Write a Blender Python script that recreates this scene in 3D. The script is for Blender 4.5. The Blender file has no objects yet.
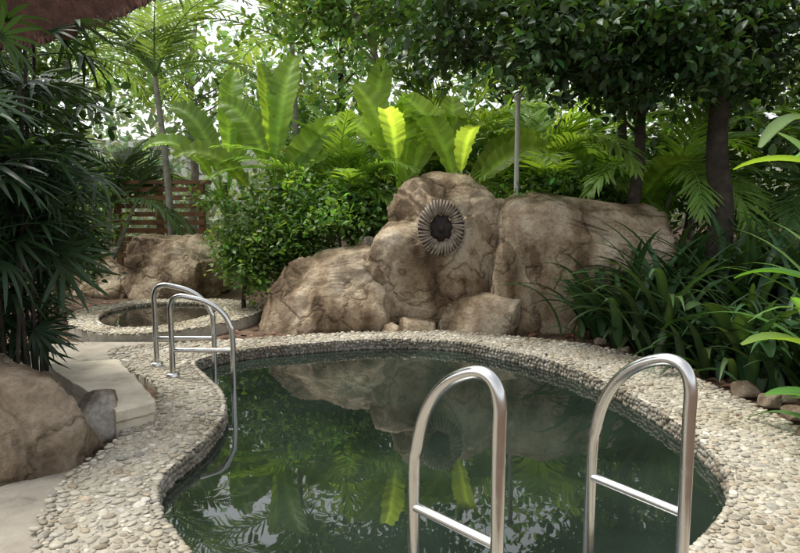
import bpy, math, random
import numpy as np
from mathutils import Vector, Matrix, noise
from mathutils.geometry import tessellate_polygon
sc=bpy.context.scene
CH=1.5; F=700.0; PITCH=math.atan(86.5/F)
# ---------- layout helpers (photo measurements -> metres on the site) ----------
def ray(px,py):
    x=(px-400)/F; y=-(py-276.5)/F
    c,s=math.cos(PITCH),math.sin(PITCH)
    return np.array([x, c+s*y, -s+c*y])
def G(px,py,z=0.0):
    d=ray(px,py); t=(z-CH)/d[2]; return np.array([d[0]*t,d[1]*t,z])
def D(px,py,y):
    d=ray(px,py); t=y/d[1]; return np.array([d[0]*t,y,CH+d[2]*t])
# ---------- materials ----------
def newmat(name):
    m=bpy.data.materials.new(name); m.use_nodes=True
    nt=m.node_tree; nt.nodes.clear()
    out=nt.nodes.new('ShaderNodeOutputMaterial')
    return m,nt,out
def N(nt,t,**kw):
    n=nt.nodes.new(t)
    for k,v in kw.items(): setattr(n,k,v)
    return n
def ramp(nt,stops):
    r=nt.nodes.new('ShaderNodeValToRGB'); e=r.color_ramp.elements
    while len(e)<len(stops): e.new(0.5)
    for i,(p,c) in enumerate(stops):
        e[i].position=p; e[i].color=(c[0],c[1],c[2],1)
    return r
def leafmat(name,rough=0.4,trans=0.35,spec=0.4,tm=(2.0,1.9,.6)):
    m,nt,out=newmat(name); L=nt.links
    a=N(nt,'ShaderNodeAttribute',attribute_name='Col')
    p=N(nt,'ShaderNodeBsdfPrincipled'); p.inputs['Roughness'].default_value=rough; p.inputs['Specular IOR Level'].default_value=spec
    L.new(a.outputs['Color'],p.inputs['Base Color'])
    if trans<=0:
        L.new(p.outputs[0],out.inputs[0]); return m
    t=N(nt,'ShaderNodeBsdfTranslucent')
    hs=N(nt,'ShaderNodeVectorMath',operation='MULTIPLY'); hs.inputs[1].default_value=tm
    L.new(a.outputs['Color'],hs.inputs[0]); L.new(hs.outputs[0],t.inputs['Color'])
    mx=N(nt,'ShaderNodeMixShader'); mx.inputs[0].default_value=trans
    L.new(p.outputs[0],mx.inputs[1]); L.new(t.outputs[0],mx.inputs[2]); L.new(mx.outputs[0],out.inputs[0])
    return m
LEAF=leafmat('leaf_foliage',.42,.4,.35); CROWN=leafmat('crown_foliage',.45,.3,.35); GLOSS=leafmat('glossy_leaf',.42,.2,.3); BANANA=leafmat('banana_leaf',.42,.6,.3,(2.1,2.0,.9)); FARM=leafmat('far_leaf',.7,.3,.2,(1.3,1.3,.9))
def surf(name,stops,scale=4,detail=8,rough=.85,bump=.4,bscale=None,bdist=.02,moss=None,spec=.3,dist=0,crack=False,pore=.45):
    m,nt,out=newmat(name); L=nt.links
    tc=N(nt,'ShaderNodeTexCoord')
    n1=N(nt,'ShaderNodeTexNoise'); n1.inputs['Scale'].default_value=scale; n1.inputs['Detail'].default_value=detail; n1.inputs['Roughness'].default_value=.62
    n1.inputs['Distortion'].default_value=dist
    L.new(tc.outputs['Object'],n1.inputs['Vector'])
    r=ramp(nt,stops); L.new(n1.outputs['Fac'],r.inputs[0])
    p=N(nt,'ShaderNodeBsdfPrincipled'); p.inputs['Roughness'].default_value=rough; p.inputs['Specular IOR Level'].default_value=spec
    col=r.outputs[0]
    n2=N(nt,'ShaderNodeTexNoise'); n2.inputs['Scale'].default_value=bscale or scale*4; n2.inputs['Detail'].default_value=10; n2.inputs['Roughness'].default_value=.68
    L.new(tc.outputs['Object'],n2.inputs['Vector'])
    hgt_=n2.outputs['Fac']
    if moss:
        ge=N(nt,'ShaderNodeNewGeometry'); sx=N(nt,'ShaderNodeSeparateXYZ'); L.new(ge.outputs['Normal'],sx.inputs[0])
        n3=N(nt,'ShaderNodeTexNoise'); n3.inputs['Scale'].default_value=3.5; n3.inputs['Detail'].default_value=9; L.new(tc.outputs['Object'],n3.inputs['Vector'])
        ad=N(nt,'ShaderNodeMath',operation='MULTIPLY_ADD'); ad.inputs[1].default_value=.22; L.new(sx.outputs['Z'],ad.inputs[0]); L.new(n3.outputs['Fac'],ad.inputs[2])
        rr=ramp(nt,[(.7,(0,0,0)),(.84,(.8,.8,.8))]); L.new(ad.outputs[0],rr.inputs[0])
        mx=N(nt,'ShaderNodeMix',data_type='RGBA'); L.new(rr.outputs[0],mx.inputs[0]); L.new(col,mx.inputs[6]); mx.inputs[7].default_value=(*moss,1)
        col=mx.outputs[2]
        mp=N(nt,'ShaderNodeMapping'); mp.inputs['Scale'].default_value=(1.6,1.6,.7); L.new(tc.outputs['Object'],mp.inputs['Vector'])
        n4=N(nt,'ShaderNodeTexNoise'); n4.inputs['Scale'].default_value=1.3; n4.inputs['Detail'].default_value=8; n4.inputs['Roughness'].default_value=.6; L.new(mp.outputs[0],n4.inputs['Vector'])
        r4=ramp(nt,[(.38,(.30,.25,.20)),(.48,(.74,.70,.64)),(.56,(1.0,1.0,1.0))]); L.new(n4.outputs['Fac'],r4.inputs[0])
        m4=N(nt,'ShaderNodeMix',data_type='RGBA',blend_type='MULTIPLY'); m4.inputs[0].default_value=1; L.new(col,m4.inputs[6]); L.new(r4.outputs[0],m4.inputs[7])
        col=m4.outputs[2]
        n6=N(nt,'ShaderNodeTexNoise'); n6.inputs['Scale'].default_value=32; n6.inputs['Detail'].default_value=6; L.new(tc.outputs['Object'],n6.inputs['Vector'])
        r6=ramp(nt,[(.36,(.5,.46,.43)),(.55,(1,1,1))]); L.new(n6.outputs['Fac'],r6.inputs[0])
        m6=N(nt,'ShaderNodeMix',data_type='RGBA',blend_type='MULTIPLY'); m6.inputs[0].default_value=pore; L.new(col,m6.inputs[6]); L.new(r6.outputs[0],m6.inputs[7]); col=m6.outputs[2]
    if crack:
        nd=N(nt,'ShaderNodeTexNoise'); nd.inputs['Scale'].default_value=2.2; nd.inputs['Detail'].default_value=6; L.new(tc.outputs['Object'],nd.inputs['Vector'])
        sc_=N(nt,'ShaderNodeVectorMath',operation='SCALE'); sc_.inputs['Scale'].default_value=.9; L.new(nd.outputs['Color'],sc_.inputs[0])
        av=N(nt,'ShaderNodeVectorMath',operation='ADD'); L.new(tc.outputs['Object'],av.inputs[0]); L.new(sc_.outputs[0],av.inputs[1])
        vo=N(nt,'ShaderNodeTexVoronoi',feature='DISTANCE_TO_EDGE'); vo.inputs['Scale'].default_value=.8; L.new(av.outputs[0],vo.inputs['Vector'])
        rc=ramp(nt,[(0,(.3,.28,.25)),(.012,(.8,.78,.75)),(.03,(1,1,1))]); L.new(vo.outputs['Distance'],rc.inputs[0])
        mc_=N(nt,'ShaderNodeMix',data_type='RGBA',blend_type='MULTIPLY'); mc_.inputs[0].default_value=.7; L.new(col,mc_.inputs[6]); L.new(rc.outputs[0],mc_.inputs[7]); col=mc_.outputs[2]
        rb=ramp(nt,[(0,(0,0,0)),(.03,(1,1,1))]); L.new(vo.outputs['Distance'],rb.inputs[0])
        mm=N(nt,'ShaderNodeMath',operation='MULTIPLY_ADD'); mm.inputs[1].default_value=.35; L.new(rb.outputs[0],mm.inputs[0]); L.new(n2.outputs['Fac'],mm.inputs[2]); hgt_=mm.outputs[0]
    L.new(col,p.inputs['Base Color'])
    b=N(nt,'ShaderNodeBump'); b.inputs['Strength'].default_value=bump; b.inputs['Distance'].default_value=bdist
    L.new(hgt_,b.inputs['Height']); L.new(b.outputs[0],p.inputs['Normal'])
    L.new(p.outputs[0],out.inputs[0]); return m
ROCK=surf('rock_stone',[(.28,(.17,.12,.07)),(.40,(.36,.275,.18)),(.53,(.52,.42,.295)),(.68,(.61,.52,.39)),(.8,(.66,.58,.46))],scale=2.2,bump=1.0,bscale=8,bdist=.06,moss=(.2,.18,.10),dist=.6,crack=True)
ROCKD=surf('dark_rock_stone',[(.3,(.14,.10,.07)),(.5,(.30,.235,.165)),(.7,(.43,.35,.26))],scale=2.6,bump=1.0,bscale=9,bdist=.06,moss=(.13,.11,.06),dist=.6,pore=.4,crack=True)
ROCKG=surf('grey_stone',[(.3,(.2,.18,.15)),(.5,(.38,.35,.3)),(.7,(.5,.47,.42))],scale=4,bump=.8,bscale=14,bdist=.03,moss=(.12,.12,.06))
SOIL=surf('soil_earth',[(.3,(.05,.03,.02)),(.55,(.13,.08,.05)),(.75,(.22,.15,.10))],scale=6,bump=.9,bscale=25,bdist=.03)
MORTAR=surf('mortar',[(.3,(.26,.235,.18)),(.7,(.42,.385,.31))],scale=14,bump=.6,bdist=.01)
PATH=surf('concrete_path',[(.25,(.13,.115,.09)),(.45,(.27,.24,.19)),(.75,(.36,.325,.26))],scale=5,bump=.7,bscale=50,bdist=.012,dist=.4)
SLAB=surf('sandstone_slab',[(.3,(.38,.33,.25)),(.55,(.56,.50,.39)),(.75,(.64,.58,.47))],scale=4,bump=.5,bscale=30,bdist=.01)
BARK=surf('bark',[(.3,(.022,.017,.013)),(.6,(.06,.048,.035)),(.8,(.11,.092,.07))],scale=8,bump=.9,bscale=20,bdist=.03)
PALE=surf('pale_bark',[(.3,(.14,.13,.10)),(.6,(.32,.30,.25)),(.8,(.45,.43,.37))],scale=7,bump=.5,bscale=18,bdist=.02)
WOOD=surf('weathered_wood',[(.3,(.12,.06,.035)),(.6,(.28,.15,.08)),(.8,(.36,.22,.13))],scale=5,bump=.5,bscale=20,bdist=.01)
THATCH=surf('thatch',[(.3,(.06,.028,.018)),(.6,(.15,.07,.048)),(.8,(.24,.13,.09))],scale=14,bump=1,bscale=40,bdist=.04)
WHITE=surf('white_panel',[(.3,(.74,.74,.73)),(.7,(.82,.82,.81))],scale=1,bump=.05,rough=.5)
POLEM=surf('grey_white_paint',[(.3,(.42,.42,.4)),(.7,(.6,.6,.58))],scale=6,bump=.1,rough=.5)
IRON=surf('dark_carving',[(.3,(.012,.01,.008)),(.7,(.035,.027,.02))],scale=10,bump=.6,bdist=.01,rough=.7)
RIB=surf('carved_rib',[(.3,(.10,.075,.055)),(.55,(.26,.215,.165)),(.75,(.42,.365,.29))],scale=12,bump=.7,bdist=.01,rough=.9,spec=.15)
def attrmat(name,rough,bump):
    m,nt,out=newmat(name); L=nt.links
    a=N(nt,'ShaderNodeAttribute',attribute_name='Col'); tc=N(nt,'ShaderNodeTexCoord')
    no=N(nt,'ShaderNodeTexNoise'); no.inputs['Scale'].default_value=60; no.inputs['Detail'].default_value=5; L.new(tc.outputs['Object'],no.inputs['Vector'])
    n5=N(nt,'ShaderNodeTexNoise'); n5.inputs['Scale'].default_value=1.9; n5.inputs['Detail'].default_value=6; L.new(tc.outputs['Object'],n5.inputs['Vector'])
    r=ramp(nt,[(.3,(.65,.62,.56)),(.7,(1.1,1.1,1.1))]); L.new(no.outputs['Fac'],r.inputs[0])
    r5=ramp(nt,[(.36,(.62,.58,.50)),(.58,(1.03,1.03,1.03))]); L.new(n5.outputs['Fac'],r5.inputs[0])
    mu=N(nt,'ShaderNodeVectorMath',operation='MULTIPLY'); L.new(a.outputs['Color'],mu.inputs[0]); L.new(r.outputs[0],mu.inputs[1])
    mu2=N(nt,'ShaderNodeVectorMath',operation='MULTIPLY'); L.new(mu.outputs[0],mu2.inputs[0]); L.new(r5.outputs[0],mu2.inputs[1])
    p=N(nt,'ShaderNodeBsdfPrincipled'); p.inputs['Roughness'].default_value=rough; L.new(mu2.outputs[0],p.inputs['Base Color'])
    b=N(nt,'ShaderNodeBump'); b.inputs['Strength'].default_value=bump; b.inputs['Distance'].default_value=.005; L.new(no.outputs['Fac'],b.inputs['Height']); L.new(b.outputs[0],p.inputs['Normal'])
    L.new(p.outputs[0],out.inputs[0]); return m
PEB=attrmat('river_pebble',.65,.4); LITTER=attrmat('dead_leaf',.8,.3)
m,nt,out=newmat('brushed_steel'); p=N(nt,'ShaderNodeBsdfPrincipled'); p.inputs['Metallic'].default_value=1; p.inputs['Base Color'].default_value=(.60,.595,.58,1)
tc=N(nt,'ShaderNodeTexCoord'); no=N(nt,'ShaderNodeTexNoise'); no.inputs['Scale'].default_value=30; no.inputs['Detail'].default_value=6
nt.links.new(tc.outputs['Object'],no.inputs['Vector']); r=ramp(nt,[(.3,(.15,.15,.15)),(.7,(.28,.28,.28))]); nt.links.new(no.outputs['Fac'],r.inputs[0]); nt.links.new(r.outputs[0],p.inputs['Roughness'])
nt.links.new(p.outputs[0],out.inputs[0]); STEEL=m
def watermat(name,col):
    m,nt,out=newmat(name); L=nt.links
    p=N(nt,'ShaderNodeBsdfPrincipled'); p.inputs['Roughness'].default_value=.015; p.inputs['IOR'].default_value=1.45; p.inputs['Specular IOR Level'].default_value=.85
    tc=N(nt,'ShaderNodeTexCoord'); no=N(nt,'ShaderNodeTexNoise'); no.inputs['Scale'].default_value=3; no.inputs['Detail'].default_value=2
    L.new(tc.outputs['Object'],no.inputs['Vector'])
    n2=N(nt,'ShaderNodeTexNoise'); n2.inputs['Scale'].default_value=1.2; n2.inputs['Detail'].default_value=4; L.new(tc.outputs['Object'],n2.inputs['Vector'])
    r=ramp(nt,[(.35,[c*.6 for c in col]),(.7,[c*1.5 for c in col])]); L.new(n2.outputs['Fac'],r.inputs[0]); L.new(r.outputs[0],p.inputs['Base Color'])
    b=N(nt,'ShaderNodeBump'); b.inputs['Strength'].default_value=.12; b.inputs['Distance'].default_value=.01; L.new(no.outputs['Fac'],b.inputs['Height']); L.new(b.outputs[0],p.inputs['Normal'])
    L.new(p.outputs[0],out.inputs[0]); return m
WATER=watermat('pool_water',(.014,.021,.015)); WATER2=watermat('tub_water',(.035,.032,.022))
# ---------- mesh helpers ----------
def mk(name,parts,mat,cols=None,smooth=True,parent=None,loc=None):
    Vs=[];ls=[];tot=[];off=0
    for V,Fa in parts:
        Fa=np.asarray(Fa,dtype=np.int64); Vs.append(np.asarray(V,dtype=np.float64))
        ls.append((Fa+off).ravel()); tot.append(np.full(len(Fa),Fa.shape[1])); off+=len(V)
    V=np.concatenate(Vs); ls=np.concatenate(ls); tot=np.concatenate(tot)
    if loc is not None: V=V-np.asarray(loc)
    me=bpy.data.meshes.new(name)
    me.vertices.add(len(V)); me.vertices.foreach_set('co',V.ravel())
    me.loops.add(len(ls)); me.loops.foreach_set('vertex_index',ls.astype(np.int32))
    me.polygons.add(len(tot)); st=np.concatenate([[0],np.cumsum(tot)[:-1]])
    me.polygons.foreach_set('loop_start',st.astype(np.int32))
    try: me.polygons.foreach_set('loop_total',tot.astype(np.int32))
    except Exception: pass
    me.polygons.foreach_set('use_smooth',np.full(len(tot),smooth))
    me.update(calc_edges=True); me.validate()
    if cols is not None:
        C=np.concatenate(cols); a=me.attributes.new('Col','FLOAT_COLOR','POINT')
        C4=np.ones((len(V),4)); C4[:,:3]=C; a.data.foreach_set('color',C4.ravel())
    me.materials.append(mat)
    ob=bpy.data.objects.new(name,me); sc.collection.objects.link(ob)
    if loc is not None and parent is None: ob.location=loc
    if parent is not None:
        ob.parent=parent
        if loc is not None: ob.location=np.asarray(loc)-np.asarray(parent.location)
    return ob
def top(ob,label,cat,group=None,kind=None):
    if kind: ob['kind']=kind
    ob['label']=label; ob['category']=cat
    if group: ob['group']=group
    return ob
def empty(name,loc):
    e=bpy.data.objects.new(name,None); e.location=loc; e.empty_display_size=.1; sc.collection.objects.link(e); return e
class B:
    def __init__(s): s.p=[]; s.c=[]
    def add(s,V,Fa,c):
        V=np.asarray(V); c=np.asarray(c,dtype=float)
        if c.ndim==1: c=np.tile(c,(len(V),1))
        s.p.append((V,Fa)); s.c.append(c)
    def obj(s,name,mat,parent=None,loc=None,smooth=True): return mk(name,s.p,mat,s.c,smooth,parent,loc)
def norm(a): return a/np.maximum(np.linalg.norm(a,axis=-1,keepdims=True),1e-9)
def frames(d,n):
    d=norm(d); x=norm(np.cross(d,n)); z=np.cross(x,d)
    return np.stack([x,d,z],axis=2)
def inst(b,TV,TF,R,T,S,C):
    Rs=R*S[:,None,:]; V=np.einsum('mij,nj->mni',Rs,TV)+T[:,None,:]
    M,n=V.shape[:2]; Fa=(TF[None]+(np.arange(M)*n)[:,None,None]).reshape(-1,TF.shape[1])
    b.add(V.reshape(-1,3),Fa,np.repeat(C,n,axis=0))
def grid_faces(r,c):
    i=np.arange(r-1)[:,None]*c+np.arange(c-1)[None]; i=i.ravel()
    return np.stack([i,i+1,i+c+1,i+c],1)
def tmpl(rows,cols,prof,droop,fold=0.0):
    V=[]
    for t in np.linspace(0,1,rows):
        w=prof(t)
        for u in np.linspace(-1,1,cols): V.append((u*w,t,-droop*t*t+fold*abs(u)*w))
    return np.array(V),grid_faces(rows,cols)
OVAL=tmpl(4,3,lambda t:.28*math.sin(math.pi*min(1,t*.96+.02))**.8+.004,.18,.35)
OVALS=tmpl(4,2,lambda t:.27*math.sin(math.pi*min(1,t*.96+.02))+.008,.2,.0)
BLADE=tmpl(5,2,lambda t:.5*(math.sin(math.pi*(t*.93+.06)))**.7,.35)
def tube(P,r,n=8,cap=False):
    P=np.asarray(P,dtype=float); k=len(P); r=np.broadcast_to(np.asarray(r,dtype=float),(k,))
    T=norm(np.gradient(P,axis=0)); u=np.cross(T[0],[0,0,1.]); 
    if np.linalg.norm(u)<.05: u=np.cross(T[0],[1.,0,0])
    u=u/np.linalg.norm(u); V=[]
    a=np.linspace(0,2*math.pi,n,endpoint=False)
    for i in range(k):
        u=u-T[i]*np.dot(u,T[i]); u/=np.linalg.norm(u); v=np.cross(T[i],u)
        V.append(P[i]+r[i]*(np.cos(a)[:,None]*u+np.sin(a)[:,None]*v))
    V=np.concatenate(V); f=[]
    for i in range(k-1):
        for j in range(n): f.append((i*n+j,i*n+(j+1)%n,(i+1)*n+(j+1)%n,(i+1)*n+j))
    return V,np.array(f)
def cr(P,sub=8,closed=False):
    P=np.asarray(P,dtype=float); n=len(P); out=[]
    rng=range(n) if closed else range(n-1)
    for i in rng:
        if closed: p0,p1,p2,p3=P[(i-1)%n],P[i],P[(i+1)%n],P[(i+2)%n]
        else: p0,p1,p2,p3=P[max(i-1,0)],P[i],P[i+1],P[min(i+2,n-1)]
        for s in range(sub):
            t=s/sub; out.append(.5*((2*p1)+(p2-p0)*t+(2*p0-5*p1+4*p2-p3)*t*t+(3*p1-p0-3*p2+p3)*t**3))
    if not closed: out.append(P[-1])
    return np.array(out)
def arch(base,az,e0,L,bend,n,pw=1.2):
    t=np.linspace(0,1,n); e=e0-bend*t**pw; h=np.array([math.cos(az),math.sin(az),0])
    T=np.cos(e)[:,None]*h+np.sin(e)[:,None]*np.array([0,0,1.])
    P=np.zeros((n,3)); P[1:]=np.cumsum((T[1:]+T[:-1])/2*L/(n-1),axis=0)
    return P+np.asarray(base),T,t
def sheet(b,base,az,e0,L,W,bend,col,rows=10,cols=5,fold=.25,prof=None,wav=0,rng=None,twist=0,mid=1.4,pw=1.2):
    P,T,t=arch(base,az,e0,L,bend,rows,pw)
    S=np.array([-math.sin(az),math.cos(az),0]); Nn=norm(np.cross(T,S)); 
    if twist:
        ct,st=math.cos(twist),math.sin(twist); S2=ct*S+st*Nn; N2=-st*S+ct*Nn
    else: S2=np.tile(S,(rows,1)); N2=Nn
    N2=-N2 if N2[0][2]<0 and not twist else N2
    w=np.array([prof(x) for x in t])*W
    u=np.linspace(-1,1,cols)
    if wav: w=w*(1+rng.normal(0,.05,rows))
    V=P[:,None,:]+S2[:,None,:]*(u[None,:,None]*w[:,None,None])+N2[:,None,:]*(np.abs(u)[None,:,None]*w[:,None,None]*fold)
    if wav:
        V=V-T[:,None,:]*0
        wv=rng.normal(0,1,rows)*wav*W*1.2; wv2=rng.normal(0,1,rows)*wav*W*1.2
        V=V+N2[:,None,:]*(np.where(u>0,wv[:,None],wv2[:,None])*np.abs(u)[None,:])[...,None]
        V=V+T[:,None,:]*(np.abs(u)[None,:,None]*w[:,None,None]*.35)   # veins sweep toward the tip
    c=np.tile(np.asarray(col),(rows,cols,1)); 
    if wav: c*=(1+rng.normal(0,.12,(rows,1,1)))
    if cols>2: c[:,cols//2]*=mid
    b.add(V.reshape(-1,3),grid_faces(rows,cols),c.reshape(-1,3))
    return P
pointy=lambda t:.5*max(0.02,math.sin(math.pi*(t*.95+.03)))**.6
strap=lambda t:.5*(min(1,t*6+.35))*max(.03,(1-t**3.0))
# ---------- world, sun, camera ----------
w=bpy.data.worlds.new("World"); sc.world=w; w.use_nodes=True; nt=w.node_tree
bg=nt.nodes['Background']; sky=nt.nodes.new('ShaderNodeTexSky'); sky.sky_type='NISHITA'; sky.sun_disc=False
EL=math.radians(62); AZ=math.radians(-60)
sky.sun_elevation=EL; sky.sun_rotation=AZ; sky.air_density=1; sky.dust_density=3; sky.ozone_density=.5
hs=nt.nodes.new('ShaderNodeHueSaturation'); hs.inputs['Saturation'].default_value=.2; hs.inputs['Value'].default_value=2.2
nt.links.new(sky.outputs[0],hs.inputs['Color']); nt.links.new(hs.outputs[0],bg.inputs[0]); bg.inputs[1].default_value=.15
ld=bpy.data.lights.new('sun','SUN'); ld.energy=3.2; ld.angle=math.radians(18); ld.color=(1,.96,.86)
lo=bpy.data.objects.new('sun',ld); sc.collection.objects.link(lo)
sd=Vector((math.sin(AZ)*math.cos(EL),math.cos(AZ)*math.cos(EL),math.sin(EL)))
lo.rotation_euler=sd.to_track_quat('Z','Y').to_euler(); lo.location=(0,0,20)
cd=bpy.data.cameras.new('camera'); cd.lens=F/800*36; cd.sensor_width=36; cd.clip_end=600; cd.clip_start=.05
cam=bpy.data.objects.new('camera',cd); cam.location=(0,0,CH); cam.rotation_euler=(math.pi/2-PITCH,0,0); sc.collection.objects.link(cam); sc.camera=cam
sc.view_settings.view_transform='Standard'; sc.view_settings.look='None'; sc.view_settings.exposure=0
# ---------- pool outlines ----------
io=[((190,553),(30,560)),((160,510),(38,520)),((162,476),(62,482)),((200,443),(112,440)),((223,414),(152,408)),((221,392),(156,385)),((204,375),(118,364)),((196,361),(118,347)),((240,350),(225,340)),((300,344),(300,335)),((380,339),(380,331)),((450,341),(455,331)),((505,350),(522,337)),((562,364),(592,345)),((622,389),(668,366)),((680,424),(740,397)),((715,455),(805,432)),((731,486),(860,482)),((722,515),(880,530)),((692,548),(850,600))]
inn=[G(*a)[:2] for a,b in io]+[np.array(q) for q in [(.9,2.42),(.2,2.1),(-.45,2.2),(-.75,2.5)]]
outr=[G(*b)[:2] for a,b in io]+[np.array(q) for q in [(1.7,1.8),(.3,1.3),(-.7,1.3),(-1.3,1.9)]]
IN=cr(inn,10,True); OUT=cr(outr,10,True)
def ell(cx,cy,rx,ry,n=90,ph=0): 
    a=np.linspace(0,2*math.pi,n,endpoint=False); w=1+.05*np.sin(3*a+ph)
    return np.stack([cx+rx*np.cos(a)*w,cy+ry*np.sin(a)*w],1)
C2=(-2.85,8.15); IN2=ell(*C2,.66,.85); OUT2=ell(C2[0]+.08,C2[1],1.08,1.15)
def inside(poly,X,Y):
    r=np.zeros(np.shape(X),bool); n=len(poly)
    for i in range(n):
        x1,y1=poly[i]; x2,y2=poly[(i+1)%n]
        if y1==y2: continue
        c=((y1>Y)!=(y2>Y))&(X<(x2-x1)*(Y-y1)/(y2-y1)+x1); r^=c
    return r
def sst(a,b,x):
    t=np.clip((x-a)/(b-a),0,1); return t*t*(3-2*t)
def hgt(x,y):
    return -.06+.4*sst(7.9,10.5,y)*sst(-2.2,-1.4,x)+.15*sst(9.4,11,y)*sst(-1.4,-2.2,x)+.25*sst(2.8,4.4,x)*sst(1,3,y)+.12*sst(-3.2,-4.5,x)*(1-sst(6.0,7.0,y))
# ---------- ground ----------
xs=np.concatenate([-np.geomspace(150,5.3,16),np.arange(-5,5.01,.08),np.geomspace(5.3,150,16)])
ys=np.concatenate([-np.geomspace(150,1.3,16)+2,np.arange(1,10.01,.08),np.geomspace(10.4,200,18)])
X,Y=np.meshgrid(xs,ys); Z=hgt(X,Y)
Z=Z+np.array([noise.fractal(Vector((a*1.3,b*1.3,0)),.8,2.1,4) for a,b in zip(X.ravel(),Y.ravel())]).reshape(X.shape)*.02
V=np.stack([X,Y,Z],-1).reshape(-1,3); Fg=grid_faces(len(ys),len(xs)); cen=V[Fg].mean(1)
h=inside((IN+OUT)/2,cen[:,0],cen[:,1])|inside((IN2*.5+OUT2*.5),cen[:,0],cen[:,1])
g=mk('ground',[(V,Fg[~h])],SOIL); top(g,'brown soil ground with leaf litter around the pool','ground',kind='structure')
def poly_sheet(name,poly,z,mat):
    tri=tessellate_polygon([[Vector((a,b,0)) for a,b in poly]])
    V=np.array([(a,b,z) for a,b in poly]); tri=np.array(tri)
    v=V[tri[:,1]]-V[tri[:,0]]; w2=V[tri[:,2]]-V[tri[:,0]]; fl=(v[:,0]*w2[:,1]-v[:,1]*w2[:,0])<0; tri[fl]=tri[fl][:,::-1]
    return mk(name,[(V,tri)],mat,smooth=False)
WL=-.10
cI=IN.mean(0); cI2=np.array(C2)
o=poly_sheet('water',cI+(IN-cI)*1.01,WL,WATER); top(o,'dark green still pool water reflecting trees','water',kind='structure')
o=poly_sheet('water',cI2+(IN2-cI2)*1.02,.025,WATER2); top(o,'brownish water in a small round soaking pool','water',kind='structure')
o=poly_sheet('path',[(-4.5,.2),(-1.0,.2),(-1.0,1.7),(-1.3,3.0),(-1.7,3.7),(-2.3,3.9),(-4.5,3.9)],-.022,PATH); top(o,'tan concrete path beside pebble paving','path',kind='structure')
o=poly_sheet('path',[(-3.4,5.75),(-2.7,5.6),(-2.05,5.9),(-2.15,6.4),(-2.3,6.9),(-3.6,6.9)],-.016,PATH); top(o,'tan concrete path leading to the small pool','path',kind='structure')
def deck(name,I,O,z,zb,label):
    n=len(I); rows=[]
    for f,zz in [(0,zb),(0,z-.03),(.02,z-.004),(.3,z),(.7,z),(.97,z-.004),(1,z-.03),(1.0,z-.3)]:
        q=I+(O-I)*f; rows.append(np.column_stack([q,np.full(n,zz)]))
    V=np.concatenate(rows); f=[]
    for r in range(len(rows)-1):
        for i in range(n): f.append((r*n+i,r*n+(i+1)%n,(r+1)*n+(i+1)%n,(r+1)*n+i))
    f=np.array(f)[:,::-1]
    ob=mk(name,[(V,f)],MORTAR); top(ob,label,'pool edge',kind='structure'); return ob
deck('pool_edge_pavement',IN,OUT,0,-.9,'mortar bed of the pebbled pool surround')
deck('pool_edge_pavement',IN2,OUT2,.06,-.6,'mortar bed of the small round pool rim')
import bmesh
def ico(sub):
    bm=bmesh.new(); bmesh.ops.create_icosphere(bm,subdivisions=sub,radius=1)
    V=np.array([v.co[:] for v in bm.verts]); Fa=np.array([[v.index for v in f.verts] for f in bm.faces]); bm.free(); return V,Fa
ICO2=ico(2); ICO1=ico(3)
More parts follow.
